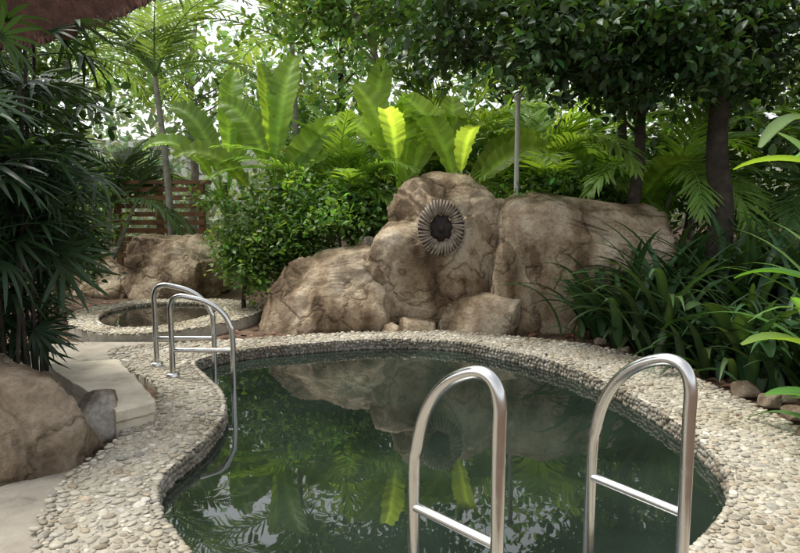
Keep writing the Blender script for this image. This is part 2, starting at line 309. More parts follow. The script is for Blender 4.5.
def pebbles(name,I,O,z,zb,seed,label,tint=(1,1,1)):
    rg=np.random.default_rng(seed); lo_,hi=O.min(0),O.max(0); pts=[];rad=[];cell=.055;gr={}
    def tryadd(x,y,r,k=.94):
        cx,cy=int(x//cell),int(y//cell)
        for i in (-1,0,1):
            for j in (-1,0,1):
                for q in gr.get((cx+i,cy+j),()):
                    if (pts[q][0]-x)**2+(pts[q][1]-y)**2<((rad[q]+r)*k)**2: return
        gr.setdefault((cx,cy),[]).append(len(pts)); pts.append((x,y)); rad.append(r)
    seg=np.linalg.norm(np.roll(I,-1,0)-I,axis=1); cum=np.concatenate([[0],np.cumsum(seg)]); s=0
    II=np.vstack([I,I[:1]]); OO=np.vstack([O,O[:1]])
    while s<cum[-1]:
        r=rg.uniform(.016,.026); q=np.array([np.interp(s,cum,II[:,0]),np.interp(s,cum,II[:,1])]); o_=np.array([np.interp(s,cum,OO[:,0]),np.interp(s,cum,OO[:,1])])
        q=q+(o_-q)/np.linalg.norm(o_-q)*r*.6; tryadd(q[0],q[1],r,.8); s+=r*1.8
    for k,(n,a,b_) in enumerate([(12000,.021,.031),(34000,.014,.021),(70000,.009,.014)]):
        P=rg.uniform(lo_,hi,(n,2)); m_=inside(O,P[:,0],P[:,1])&~inside(I,P[:,0],P[:,1]); P=P[m_]; R_=rg.uniform(a,b_,len(P))
        for (x,y),r in zip(P,R_): tryadd(x,y,r)
    pts=np.array(pts); rad=np.array(rad); M=len(pts)
    a=rg.uniform(0,2*math.pi,M); d=np.stack([np.cos(a),np.sin(a),rg.normal(0,.08,M)],1); n_=np.stack([rg.normal(0,.12,M),rg.normal(0,.12,M),np.ones(M)],1)
    R=frames(d,n_); el=rg.uniform(1.0,1.3,M)
    S=np.stack([rad/el*1.07,rad*el*1.07,rad*rg.uniform(.28,.48,M)],1)
    T=np.column_stack([pts,z+rad*rg.uniform(-.10,.08,M)])
    tw=[];rw=[]
    zz=z-.022
    while zz>zb:
        s=rg.uniform(0,.03)
        while s<cum[-1]:
            r=rg.uniform(.015,.024); tw.append((np.interp(s,cum,II[:,0]),np.interp(s,cum,II[:,1]),zz+rg.normal(0,.006))); rw.append(r); s+=r*1.85
        zz-=.034
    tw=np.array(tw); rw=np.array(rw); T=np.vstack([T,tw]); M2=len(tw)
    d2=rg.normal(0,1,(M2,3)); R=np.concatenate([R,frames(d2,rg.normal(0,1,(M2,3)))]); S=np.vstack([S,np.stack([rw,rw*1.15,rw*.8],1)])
    Mt=M+M2; base=np.array([.41,.38,.31])
    v=np.clip(rg.normal(1,.14,Mt),.55,1.4); C=base*v[:,None]*np.array(tint)
    k=rg.random(Mt); C[k<.09]=np.array([.27,.255,.22])*v[k<.09][:,None]; C[k>.93]=np.array([.54,.51,.45])*np.clip(v[k>.93],.8,1.2)[:,None]; mm=(k>.09)&(k<.19); C[mm]=np.array([.37,.31,.225])*v[mm][:,None]
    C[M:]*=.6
    b=B(); TV=ICO2[0].copy(); TV*= (1+.08*np.sin(TV[:,[1,2,0]]*3.1)); inst(b,TV,ICO2[1],R,T,S,C)
    ob=b.obj(name,PEB); ob['kind']='stuff'; ob['label']=label; ob['category']='pebbles'; return ob
pebbles('pebble_paving',IN,OUT,0,WL-.05,1,'cream and grey river pebbles set around the pool')
pebbles('pebble_paving',IN2,OUT2,.06,.0,2,'pale river pebbles on the small pool rim',tint=(1.1,1.08,1.0))
# ---------- rocks ----------
def rock(name,c,size,seed,label,mat=ROCK,sub=6,cuts=9,rot=0,power=.62,amp=1.0,cat='boulder',lean=(0,0),taper=0,group='rocks of the pool waterfall wall',slope=0,cmin=.66):
    V,Fa=ico(sub); rg=np.random.default_rng(seed)
    P=np.sign(V)*np.abs(V)**power
    for i in range(cuts):
        n_=rg.normal(0,1,3); n_[2]=abs(n_[2])*.7; n_/=np.linalg.norm(n_); o_=rg.uniform(cmin,.98); s=P@n_-o_
        P=P-n_[None]*(np.maximum(s,0)*.98)[:,None]
    S=np.array(size)/2; W=P*S
    W[:,2]+=slope*W[:,0]*(P[:,2]>0)*np.clip(P[:,2],0,1)
    W[:,0]*=1-taper*np.clip(P[:,2],-1,1); 
    W[:,0]+=lean[0]*P[:,2]*S[2]; W[:,1]+=lean[1]*P[:,2]*S[2]
    cr_,sr=math.cos(rot),math.sin(rot); W=W@np.array([[cr_,sr,0],[-sr,cr_,0],[0,0,1]])
    off=Vector(c) if amp>.7 else Vector((seed*3.7,seed*1.3,0)); dd=np.empty(len(W))
    for i in range(len(W)):
        q=Vector(W[i])+off
        a=noise.fractal(q*1.1,1.0,2.0,3)*.13
        wq=q*1.5+Vector((noise.noise(q*1.6),noise.noise(q*1.6+Vector((5,5,5))),noise.noise(q*1.6+Vector((9,2,5)))))*.5
        vd,vp=noise.voronoi(wq)
        lev=noise.noise(vp[0]*3.3+Vector((7,3,1)))
        a+=.085*lev*min(1,(vd[1]-vd[0])/.12)-.05*math.exp(-((vd[1]-vd[0])/.05)**2)
        q2=q*2.4; q2.z*=1.6
        a+=(noise.ridged_multi_fractal(q2,1.0,2.1,5,1.0,2.0)-1.0)*-.028
        z_=q.z*2.4+noise.noise(q*1.1)*1.8; fz=z_-math.floor(z_); a+=.035*(fz**3)
        a+=noise.fractal(q*9,.8,2.1,4)*.018
        dd[i]=a
    W=W+norm(P*1.0)*(dd*amp)[:,None]
    ob=mk(name,[(W,Fa)],mat); ob.location=c; top(ob,label,cat,group); return ob
def rpx(x0,x1,y0,y1,yd,dep,seed,label,sink=.15,**k):
    a=D(x0,y0,yd); b_=D(x1,y1,yd); cx=(a[0]+b_[0])/2; zt=max(a[2],0.05); zb=min(b_[2],0)-sink
    return rock('boulder',(cx,yd+dep/2,(zt+zb)/2),((b_[0]-a[0])*1.0,dep,(zt-zb)),seed,label,**k)
rpx(246,408,256,338,7.40,1.3,11,'low blocky brown boulder with flat sloping top',cuts=10,amp=.71,power=.45,cmin=.74)
rpx(350,545,216,340,7.62,1.5,12,'broad tan boulder carrying the round carved medallion',cuts=6,taper=.08,amp=.8,power=.45,slope=.12,cmin=.8)
rpx(384,520,172,300,7.80,1.2,19,'tall brown crowning boulder of the rock wall',cuts=6,taper=.12,amp=.8,sink=.0,power=.46,cmin=.78)
rpx(505,685,200,352,7.45,1.2,14,'long flat-topped brown rock wall slab',cuts=4,power=.27,rot=-.10,amp=.6,cmin=.95)
rpx(490,560,246,346,7.45,.9,33,'brown stepped stone joining the wall slabs',cuts=8,power=.42,amp=.6)
rpx(440,526,300,342,7.3,.6,15,'small slanting tan rock leaning at the wall foot',cuts=7,amp=.45,sub=5,lean=(.3,0))
rpx(396,440,318,338,7.35,.4,16,'small tan stone at the wall foot',cuts=7,amp=.3,sub=5)
rpx(382,404,324,336,7.3,.25,26,'small tan stone at the wall foot',cuts=7,amp=.2,sub=4)
rpx(318,362,236,270,7.9,.5,17,'grey mossy stone behind the low boulder',mat=ROCKG,cuts=8,amp=.4,sub=5,sink=.6)
rpx(350,385,238,262,8.0,.4,27,'grey mossy stone behind the low boulder',mat=ROCKG,cuts=8,amp=.4,sub=5,sink=.6)
rpx(112,224,226,305,9.6,1.2,18,'tan sandstone boulder behind the small soaking pool',cuts=6,amp=.6,power=.5,group='rocks by the small pool')
rpx(60,130,256,308,9.8,1.0,21,'brown boulder behind the small soaking pool',cuts=8,amp=.7,group='rocks by the small pool')
rock('boulder',(-2.32,3.9,.07),(1.1,.98,.86),22,'large brown rough boulder beside the pebble path',cuts=12,amp=.69,group='rocks by the path',mat=ROCKD,power=.52)
q=G(100,425); rock('boulder',(q[0],q[1],.06),(.3,.34,.32),23,'rounded grey stone at the slab corner',mat=ROCKG,cuts=6,amp=.25,sub=5,group='rocks by the path')
q=G(118,428); rock('boulder',(q[0],q[1]+.05,.0),(.16,.2,.14),24,'small grey stone beside the pebble path',mat=ROCKG,cuts=6,amp=.15,sub=4,group='rocks by the path')
rg=np.random.default_rng(5)
for i in range(9):
    q=[(745,390),(770,402),(795,414),(690,374),(655,362),(785,398),(812,436),(625,350),(600,342)][i]; q=G(*q); s=rg.uniform(.09,.17)
    rock('stone',(q[0],q[1],.01),(s*1.3,s,s*.7),40+i,'small brown stone edging the planting bed',cuts=7,amp=.15,sub=4,cat='stone',group='stones edging the planting bed',mat=ROCKD)
# sandstone slab seat
c=[G(44,364,.14),G(118,359,.14),G(157,401,.14),G(116,411,.14)]
c=np.array([q[:2] for q in c]); cc=c.mean(0); cp=[]; rg=np.random.default_rng(3)
for i in range(4):
    a_,b_=c[i],c[(i+1)%4]
    for t in np.linspace(.02,.98,16): cp.append(a_+(b_-a_)*t+rg.normal(0,.004,2))
cp=np.array(cp); rows=[np.column_stack([cc+(cp-cc)*f,np.full(len(cp),z)]) for f,z in [(.96,-.05),(.97,.05),(1.0,.07),(1.0,.13),(.985,.142)]]
V=np.concatenate(rows); m_=len(cp); f=[(r*m_+i,r*m_+(i+1)%m_,(r+1)*m_+(i+1)%m_,(r+1)*m_+i) for r in range(4) for i in range(m_)]
tri=np.array(tessellate_polygon([[Vector((a,b,0)) for a,b in cp]]))
o=mk('stone_slab',[(V,np.array(f)),(rows[4],tri)],SLAB,smooth=False)
bm=bmesh.new(); bm.from_mesh(o.data); bmesh.ops.remove_doubles(bm,verts=bm.verts,dist=.0005); bmesh.ops.recalc_face_normals(bm,faces=bm.faces); bm.to_mesh(o.data); bm.free()
top(o,'flat tan sandstone slab lying beside the boulder','stone slab')
# ---------- medallion ----------
mc=D(441,228,7.5); R0=.205
e=empty('wall_medallion',mc); top(e,'round ribbed stone medallion with dark carved centre on rock','medallion')
a=np.linspace(0,2*math.pi,65); P=np.stack([np.cos(a)*R0*.92,np.zeros(65),np.sin(a)*R0*1.1],1)
V,Fa=tube(P,.062,10); o=mk('backing_ring',[(V,Fa)],IRON); o.parent=e
parts=[]
for k in range(42):
    t=k/42*2*math.pi+random.Random(k).uniform(-.02,.02); cdir=np.array([math.cos(t)*.92,0,math.sin(t)*1.1])
    ph=np.linspace(-.2,math.pi+.2,11); w_=.07*(1+.08*math.sin(k*7.3))
    sw=np.array([-math.sin(t),0,math.cos(t)])
    P=np.array([cdir*(R0-math.cos(x)*w_)+np.array([0,-math.sin(x)*.068,0])+sw*.016*math.cos(x) for x in ph])
    parts.append(tube(P,.0125*(.55+.6*np.sin(np.linspace(0,math.pi,11)))*(1+.15*math.sin(k*3.1)),7))
o=mk('ribbed_ring',parts,RIB); o.parent=e
V,Fa=ICO1; Vc=V*np.array([.13,.05,.15]); Vc=Vc*(1+.18*np.sin(np.arctan2(V[:,2],V[:,0])*7))[:,None]
o=mk('carved_centre',[(Vc,Fa)],IRON); o.parent=e
V,Fa=ICO1; o=mk('centre_knob',[(V*np.array([.04,.05,.05])+np.array([0,-.04,0]),Fa)],IRON); o.parent=e
# ---------- handrails ----------
def handrail(deckp,waterp,zt,zb,label,rt=.0225,k=1.0):
    a=np.array([*deckp]);b_=np.array([*waterp]); d=b_-a; L=np.linalg.norm(d); d=d/L
    def q(s,z): return np.array([a[0]+d[0]*s*L,a[1]+d[1]*s*L,z])
    pts=[q(0,-.02),q(0,zb),q(0,zt-.2),q(0,zt-.085),q(.06,zt-.022),q(.18,zt),q(.34,zt-.012),q(.55,zt-.055*k),q(.74,zt-.125*k),q(.88,zt-.22*k),q(.96,zt-.33*k),q(1.0,zt-.46*k),q(1.0,-.1),q(1.0,-.7)]
    P=cr(pts,8); e=empty('pool_handrail',(a[0],a[1],0)); top(e,label,'handrail','steel handrails of the pool')
    V,Fa=tube(P,rt,16); o=mk('rail',[(V-np.array([a[0],a[1],0]),Fa)],STEEL); o.parent=e
    V,Fa=tube([q(.0,zb),q(.5,zb),q(1.0,zb)],rt*.82,14); o=mk('brace',[(V-np.array([a[0],a[1],0]),Fa)],STEEL); o.parent=e
    ang=np.linspace(0,2*math.pi,24,endpoint=False); Vf=[]
    for r_,z_ in [(.055,.0),(.055,.028),(.05,.034),(rt*1.02,.036)]:
        Vf.append(np.stack([r_*np.cos(ang),r_*np.sin(ang),np.full(24,z_)],1))
    Vf=np.concatenate(Vf); Ff=[(r*24+i,r*24+(i+1)%24,(r+1)*24+(i+1)%24,(r+1)*24+i) for r in range(3) for i in range(24)]
    o=mk('flange',[(Vf,np.array(Ff))],STEEL); o.parent=e
ZB=.365
handrail(G(684,514,ZB)[:2],G(591,476,ZB)[:2],.905,ZB,'polished steel handrail arching from pebble deck into pool')
handrail(G(497,546,ZB)[:2],G(414,506,ZB)[:2],.92,ZB,'polished steel handrail arching from pebble deck into pool')
q1=G(173,377);q2=G(157,366)
handrail(q1[:2],(q1[0]+.49,q1[1]-.0),.66,.22,'steel handrail at the far pool corner',k=.7)
handrail(q2[:2],(q2[0]+.49,q2[1]+.02),.70,.24,'steel handrail at the far pool corner',k=.7)
# ---------- plants ----------
def vcol(rg,base,n,s=.25,hue=.15):
    v=np.clip(rg.normal(1,s,n),.35,1.9); C=np.asarray(base)[None]*v[:,None]; C[:,0]*=1+rg.normal(0,hue,n); return np.clip(C,.003,.9)
def limb(p0,p1,rg,n=7,w=.08):
    t=np.linspace(0,1,n)[:,None]; P=np.asarray(p0)*(1-t)+np.asarray(p1)*t; L=np.linalg.norm(np.asarray(p1)-p0)
    P[1:-1]+=rg.normal(0,w*L*.35,(n-2,3)); return cr(P,3)
def tree(base,cc,cr3,tr,nl,ls,col,label,seed,bark=BARK,limbs=14,clump=.4,T=OVALS,mat=CROWN,group=None,name='tree',hang=.2,cat='tree',wig=.05,topx=None,topy=None):
    rg=np.random.default_rng(seed); base=np.array(base,float); cc=np.array(cc,float); cr3=np.array(cr3,float)
    e=empty(name,base); top(e,label,cat,group)
    topp=cc+np.array([0,0,cr3[2]*.5]); parts=[]
    if topx is not None: topp[0]=topx
    if topy is not None: topp[1]=topy
    P=limb(base-np.array([0,0,.1]),topp,rg,7,wig); rr=np.linspace(tr*1.15,tr*.45,len(P)); parts.append(tube(P,rr,10))
    ends=[]
    for i in range(limbs):
        d=norm(rg.normal(0,1,3)); rad=rg.uniform(.45,1.0); p1=cc+d*cr3*rad
        t=np.clip((p1[2]-base[2])/(topp[2]-base[2])*.85,.25,.95); s=P[int(t*(len(P)-1))]
        LP=limb(s,p1,rg,5,.12); r0=tr*(1-.7*t)*.45; parts.append(tube(LP,np.linspace(r0,.008,len(LP)),6)); ends.append(p1)
        for j in range(3):
            p2=p1+rg.normal(0,1,3)*cr3*.28; s2=LP[int(rg.integers(len(LP)//2,len(LP)))]
            L2=limb(s2,p2,rg,4,.1); parts.append(tube(L2,np.linspace(r0*.4,.004,len(L2)),4)); ends.append(p2)
    tk=mk('trunk',[(V-base,Fa) for V,Fa in parts],bark); tk.parent=e
    ends=np.array(ends); k=rg.integers(0,len(ends),nl)
    sub=rg.integers(0,40,nl); so=rg.normal(0,1,(len(ends),40,3))*clump*np.array([1,1,.6])*.75; pos=ends[k]+so[k,sub]+rg.normal(0,1,(nl,3))*clump*.25
    d=norm(rg.normal(0,1,(nl,3))*np.array([1,1,.5])+np.array([0,0,-hang])); n_=norm(rg.normal(0,.45,(nl,3))+np.array([0,0,1]))
    s=ls*rg.uniform(.6,1.25,nl); C=vcol(rg,col,nl); cl=np.clip(rg.normal(1,.25,len(ends)),.5,1.7)[k]; C*=cl[:,None]
    b=B(); inst(b,T[0],T[1],frames(d,n_),pos-base,np.stack([s,s,s],1),C); cw=b.obj('crown',mat); cw.parent=e; return e
def palm(base,ht,nf,L,label,seed,col=(.06,.13,.03),tr=.09,ll=.55,lw=.04,nl=34,e_rng=(.2,1.4),bend=1.3,bark=PALE,group='palms',az=None,name='palm_tree',stems=1,cat='palm'):
    rg=np.random.default_rng(seed); base=np.array(base,float); e=empty(name,base); top(e,label,cat,group); parts=[]; b=B()
    for s in range(stems):
        bo=np.array([rg.normal(0,.15),rg.normal(0,.15),0]) if stems>1 else np.zeros(3); lean=rg.normal(0,.06 if stems==1 else .2,2)
        hh=ht*rg.uniform(.7,1.1) if stems>1 else ht
        tp=bo+np.array([lean[0]*hh,lean[1]*hh,hh]); t=np.linspace(0,1,8)[:,None]; P=bo*(1-t)+tp*t; P[:,0]+=.05*np.sin(t[:,0]*3)*hh*.3
        tp=P[-1]; parts.append(tube(P,np.linspace(tr*1.2,tr*.75,8),9))
        for i in range(nf):
            a=rg.uniform(0,2*math.pi) if az is None else rg.uniform(*az); e0=rg.uniform(*e_rng); Lf=L*rg.uniform(.75,1.15)
            Q,T,t=arch(tp,a,e0,Lf,bend*rg.uniform(.7,1.2),16,1.3)
            V,Fa=tube(Q,np.linspace(.016,.003,16),4); c0=np.asarray(col)*rg.uniform(.7,1.35); b.add(V,Fa,c0*1.4)
            tt=np.linspace(.14,.995,nl); Pp=np.stack([np.interp(tt,t,Q[:,j]) for j in range(3)],1); Tt=norm(np.stack([np.interp(tt,t,T[:,j]) for j in range(3)],1))
            S=np.array([-math.sin(a),math.cos(a),0]); Nn=norm(np.cross(S[None],Tt)); Nn*=np.sign(Nn[:,2:3]+1e-6)
            an=.45+.75*tt
            for sg in (-1,1):
                d=sg*S[None]*np.cos(an)[:,None]+Tt*np.sin(an)[:,None]+Nn*.22+rg.normal(0,.07,(nl,3))
                ln=ll*np.clip(np.sin(np.pi*(.12+.82*tt)),.15,1)**.7*rg.uniform(.85,1.1,nl)
                inst(b,BLADE[0],BLADE[1],frames(d,Nn+rg.normal(0,.15,(nl,3))),Pp,np.stack([np.full(nl,lw),ln,ln],1),vcol(rg,c0,nl,.12,.05))
    o=mk('trunk',parts,bark); o.parent=e; o=b.obj('crown',LEAF); o.parent=e; return e
STEMG=surf('stem_green',[(.3,(.06,.09,.02)),(.7,(.16,.2,.06))],scale=5)
def banana(base,leaves,label,seed,col=(.10,.22,.035),st=.07,sh=.8):
    rg=np.random.default_rng(seed); base=np.array(base,float); e=empty('banana_plant',base); top(e,label,'banana plant','banana plants behind the rocks')
    t=np.linspace(0,1,6)[:,None]; P=t*np.array([0,0,sh]); V,Fa=tube(P,np.linspace(st,st*.5,6),12); o=mk('stem',[(V,Fa)],STEMG); o.parent=e
    b=B()
    for (az,e0,L,W,bend,tw) in leaves:
        pl=rg.uniform(.25,.65); Q,T,_=arch((rg.normal(0,.04),rg.normal(0,.04),sh*rg.uniform(.55,.97)),az,min(1.5,e0+.15),pl,.12,6); c=np.array(col)*rg.uniform(.7,1.3); V,Fa=tube(Q,np.linspace(.022,.012,6),6); b.add(V,Fa,c*1.2)
        sheet(b,Q[-1],az+rg.normal(0,.1),e0,L,W,bend,c,rows=44,cols=7,fold=.4,prof=pointy,wav=.04,rng=rg,twist=tw+rg.normal(0,.1),mid=1.7,pw=1.7)
    o=b.obj('leaves',BANANA); o.parent=e; return e
def strapplant(base,n,L,W,label,seed,col=(.025,.055,.018),e_rng=(.5,1.4),bend=1.5,azr=(0,6.283),group='strap-leaved plants in the bed',name='strap_leaf_plant',mat=GLOSS,mid=1.5,prof=None,sp=.07,zr=0):
    rg=np.random.default_rng(seed); b=B(); base=np.array(base,float)
    for i in range(n):
        a=rg.uniform(*azr); Lf=L*rg.uniform(.6,1.15); c=np.array(col)*rg.uniform(.6,1.5)*np.array([rg.uniform(.8,1.3),1,1])
        sheet(b,(rg.normal(0,sp),rg.normal(0,sp),-.05+zr*rg.random()),a,rg.uniform(*e_rng),Lf,W*rg.uniform(.8,1.2),bend*rg.uniform(.6,1.3),c,rows=12,cols=3,fold=.35,prof=prof or strap,mid=mid,rng=rg,pw=1.5)
    if zr>.5:
        V,Fa=tube(np.array([(0,0,-.1),(.02,0,zr*.5),(0,.02,zr)]),.03,8); b.add(V,Fa,(.08,.1,.03))
    o=b.obj(name,mat); o.location=base; top(o,label,'plant',group); return o
def fan(nf=9,span=2.9,w=.085,dr=.38):
    V=[];Fa=[];o=0
    for i in range(nf):
        a=(i/(nf-1)-.5)*span; TV,TF=tmpl(6,3,lambda t:w*.5*(.25+.75*math.sin(math.pi*min(1,t*.8+.18)))*(1 if t<.95 else .25),dr+.12*abs(a),.3)
        TV=TV.copy(); TV[:,1]*=1-.18*abs(a)/1.5; c_,s_=math.cos(a),math.sin(a); q=TV.copy(); q[:,0]=TV[:,0]*c_+TV[:,1]*s_; q[:,1]=-TV[:,0]*s_+TV[:,1]*c_
        V.append(q);Fa.append(TF+o);o+=len(q)
    return np.concatenate(V),np.concatenate(Fa)
FAN=fan(); FAN2=fan(8,3.3,.09,.2)
def rhapis(base,stems,ht,spread,label,seed,fs=.36,nfan=13,col=(.026,.056,.022),lo=.25):
    rg=np.random.default_rng(seed); base=np.array(base,float); e=empty('lady_palm',base); top(e,label,'fan palm','dark fan palms beside the path'); parts=[];b=B()
    for s in range(stems):
        bo=np.array([rg.normal(0,spread*.35),rg.normal(0,spread*.35),0]); h_=ht*rg.uniform(.6,1.05); tp=bo+np.array([rg.normal(0,.07),rg.normal(0,.07),1])*h_; t=np.linspace(0,1,6)[:,None]; P=bo*(1-t)+tp*t
        parts.append(tube(P,.013,6)); 
        z=rg.uniform(lo,1.0,nfan)**.8
        for i in range(nfan):
            q=bo*(1-z[i])+tp*z[i]; a=rg.uniform(0,6.283); Lp=rg.uniform(.2,.38); Q,T,_=arch(q,a,rg.uniform(.3,1.3),Lp,.5,5); V,Fa=tube(Q,.004,4); c=np.array(col)*rg.uniform(.5,1.6); b.add(V,Fa,c)
            d=norm(T[-1]+np.array([0,0,rg.uniform(-.4,.25)])+rg.normal(0,.15,3)); R=frames(d[None],(np.array([0,0,1.])+rg.normal(0,.4,3))[None]); s_=fs*rg.uniform(.7,1.2)
            FT=FAN if rg.random()<.5 else FAN2
            inst(b,FT[0],FT[1],R,Q[-1][None],np.full((1,3),s_),c[None])
    o=mk('cane',parts,BARK); o.parent=e; o=b.obj('fronds',GLOSS); o.parent=e
rhapis((-2.95,5.0,0),10,1.6,.7,'dense dark green lady palm beside the boulder',101,lo=.15)
rhapis((-2.95,4.35,0),11,2.35,.6,'tall dark green lady palm beside the boulder',102)
rhapis((-2.60,4.7,0),9,2.6,.4,'tall dark green lady palm beside the slab',103,lo=.45)
rhapis((-4.1,5.8,0),9,2.9,.9,'tall dark green lady palm near the hut roof',104)
rhapis((-3.5,5.2,0),10,2.8,.6,'dark green lady palm by the path',105)
# banana plants
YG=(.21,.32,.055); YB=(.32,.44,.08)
banana((-1.6,9.1,.2),[(1.2,1.35,1.55,.42,.5,.15),(.45,1.15,1.4,.38,.7,1.1),(2.6,1.2,1.2,.34,1.0,-1.0),(3.2,.95,1.1,.32,1.5,-.7),(2.0,1.45,1.3,.36,.5,.3),(.1,.9,1.1,.32,1.4,.9)],'bright green banana plant with broad upright leaves',201,sh=1.3,col=YG)
banana((-2.35,9.5,.2),[(2.5,1.25,1.3,.33,1.2,-.9),(.5,1.2,1.3,.33,1.0,1.0),(1.6,1.4,1.3,.33,.7,.3),(3.1,1.0,1.1,.3,1.7,-.6)],'bright green banana plant with drooping leaves',202,sh=1.4,col=(.16,.27,.05))
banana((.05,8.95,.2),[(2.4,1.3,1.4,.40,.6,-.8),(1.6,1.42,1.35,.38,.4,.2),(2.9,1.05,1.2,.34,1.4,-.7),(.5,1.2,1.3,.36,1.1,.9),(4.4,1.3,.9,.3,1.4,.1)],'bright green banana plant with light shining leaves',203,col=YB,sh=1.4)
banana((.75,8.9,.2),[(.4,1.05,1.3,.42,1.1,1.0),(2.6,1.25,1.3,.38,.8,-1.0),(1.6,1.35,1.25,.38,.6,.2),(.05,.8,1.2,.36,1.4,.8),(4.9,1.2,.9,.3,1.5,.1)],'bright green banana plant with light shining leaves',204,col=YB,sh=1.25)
banana((-.35,9.7,.2),[(1.2,1.4,1.4,.36,.5,.3),(2.6,1.2,1.3,.34,1.0,-.8)],'slim banana plant with upright leaves',208,sh=1.6,col=YG)
banana((3.0,9.3,.2),[(.4,1.0,1.2,.38,1.0,.9),(2.7,1.05,1.2,.38,.9,-.9),(5.0,.9,1.1,.36,1.2,0)],'green banana plant behind the rock wall',205,col=YG,sh=.9)
def bush(c,r3,n,ls,col,label,seed,T=OVAL,limbs=22,clump=.17,group='leafy bushes behind the rocks'): return tree((c[0],c[1],0.0),c,r3,.03,n,ls,col,label,seed,limbs=limbs,clump=clump,name='bush',cat='bush',group=group,T=T,mat=LEAF)
bush(D(292,232,8.7),(.85,.5,.58),8500,.075,(.10,.19,.045),'leafy light green bush behind the low boulder',301,clump=.17,limbs=24)
bush(D(243,262,8.5),(.28,.3,.42),2500,.075,(.10,.18,.045),'leafy green bush beside the small pool',302,clump=.14)
bush(D(360,212,8.9),(.4,.4,.4),2000,.09,(.10,.19,.05),'light green bush behind the boulder',303)
bush(D(560,195,9.0),(.9,.5,.35),2600,.1,(.09,.17,.045),'green shrub behind the rock wall',304)
bush(D(50,215,8.8),(.7,.5,.8),3500,.1,(.045,.09,.03),'dark green shrub behind the small pool',305)
for i,(px,py,yy,rx,rz,cl) in enumerate([(20,130,12,1.5,1.3,.06),(330,150,13,1.3,1.1,.18),(440,165,13.5,1.2,.9,.2),(560,160,12.5,1.2,.9,.15),(690,155,12,1.3,1.2,.1),(800,140,11,1.3,1.4,.08)]):
    bush(D(px,py,yy),(rx,.8,rz),2300,.2,(cl*.7,cl*1.25,cl*.4),'tall leafy garden shrub behind the banana plants',320+i,T=OVALS,limbs=18,clump=.35,group='tall shrubs at the back')
# trees
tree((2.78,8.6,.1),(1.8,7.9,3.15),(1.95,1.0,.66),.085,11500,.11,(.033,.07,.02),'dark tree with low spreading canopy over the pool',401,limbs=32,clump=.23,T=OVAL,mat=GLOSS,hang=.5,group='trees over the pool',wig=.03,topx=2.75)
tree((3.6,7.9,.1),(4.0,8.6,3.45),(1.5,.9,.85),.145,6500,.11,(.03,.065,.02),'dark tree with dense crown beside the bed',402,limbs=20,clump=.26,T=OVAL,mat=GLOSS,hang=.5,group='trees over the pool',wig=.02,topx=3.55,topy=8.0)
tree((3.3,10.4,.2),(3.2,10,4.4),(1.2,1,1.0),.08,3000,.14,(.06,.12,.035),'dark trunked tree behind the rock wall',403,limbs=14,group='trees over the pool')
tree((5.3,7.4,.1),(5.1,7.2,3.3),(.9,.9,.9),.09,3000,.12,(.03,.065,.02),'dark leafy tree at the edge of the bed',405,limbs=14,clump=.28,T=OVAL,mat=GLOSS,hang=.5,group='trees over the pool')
tree((-.55,11,.2),(-.35,10.5,4.3),(1.5,1.0,.6),.05,5000,.13,(.11,.2,.05),'slim pale trunked tree with light green crown',404,limbs=20,bark=PALE,hang=.4,group='trees over the pool',clump=.33)
for i,(x,y,zc,rx,rz,n,g_) in enumerate([(-8.5,14,5.0,2.3,2,3500,.16),(-5.0,17,4.6,2.0,1.4,2000,.28),(-1.6,16.5,4.6,2.2,1.4,2300,.27),(2,15,4.2,2.2,1.1,2500,.21),(5.4,13,4.4,2.2,1.7,3600,.15),(9,15,5.2,2.6,2.4,4000,.13),(-11,12,4.5,2.2,2.2,3500,.13),(7.2,9.5,4.2,1.6,1.7,3500,.09)]):
    tree((x,y,.2),(x+.3,y-.3,zc),(rx,rx*.8,rz),.10,n,.19,(g_*.6,g_,g_*.4),'broad-leaved garden tree with open green crown',410+i,limbs=18,clump=.45,group='garden trees behind the pool',bark=PALE if i%3==1 else BARK)
q=D(172,220,11.5)
palm((q[0],q[1],.2),3.1,14,2.4,'slender palm with feathery fronds',501,col=(.13,.20,.075),tr=.055)
palm((-1.9,12.5,.2),3.8,13,2.6,'slender palm with pale trunk and feathery fronds',502,col=(.18,.26,.10),tr=.06)
palm((-6.2,13,.2),3.6,12,2.6,'slender palm with pale trunk and feathery fronds',508,col=(.13,.2,.08),tr=.07)
palm((1.0,11.5,.2),1.9,11,2.1,'slender palm with feathery bright fronds',509,col=(.2,.3,.075),tr=.06)
palm((2.1,10.1,.2),1.2,12,2.1,'clumping palm with bright arching fronds',503,col=(.2,.32,.065),stems=3,tr=.03,lw=.045,ll=.5,bend=1.6)
palm((3.3,9.9,.2),1.2,10,2.0,'clumping palm with arching fronds',504,col=(.15,.26,.055),stems=3,tr=.03,bend=1.6,ll=.5)
palm((5.2,9.2,.2),1.1,8,1.9,'clumping palm with dark arching fronds',505,col=(.07,.14,.04),stems=3,tr=.03,bend=1.6,ll=.5)
palm((-.8,9.6,.2),1.1,12,1.8,'clumping palm with fine upright fronds',506,col=(.17,.28,.06),stems=3,tr=.03,bend=1.2,ll=.35,lw=.028,e_rng=(.6,1.5))
palm((-4.9,11.6,.2),1.5,9,1.8,'clumping palm beside the wooden fence',507,col=(.08,.14,.045),stems=3,tr=.04,bend=1.5,ll=.45)
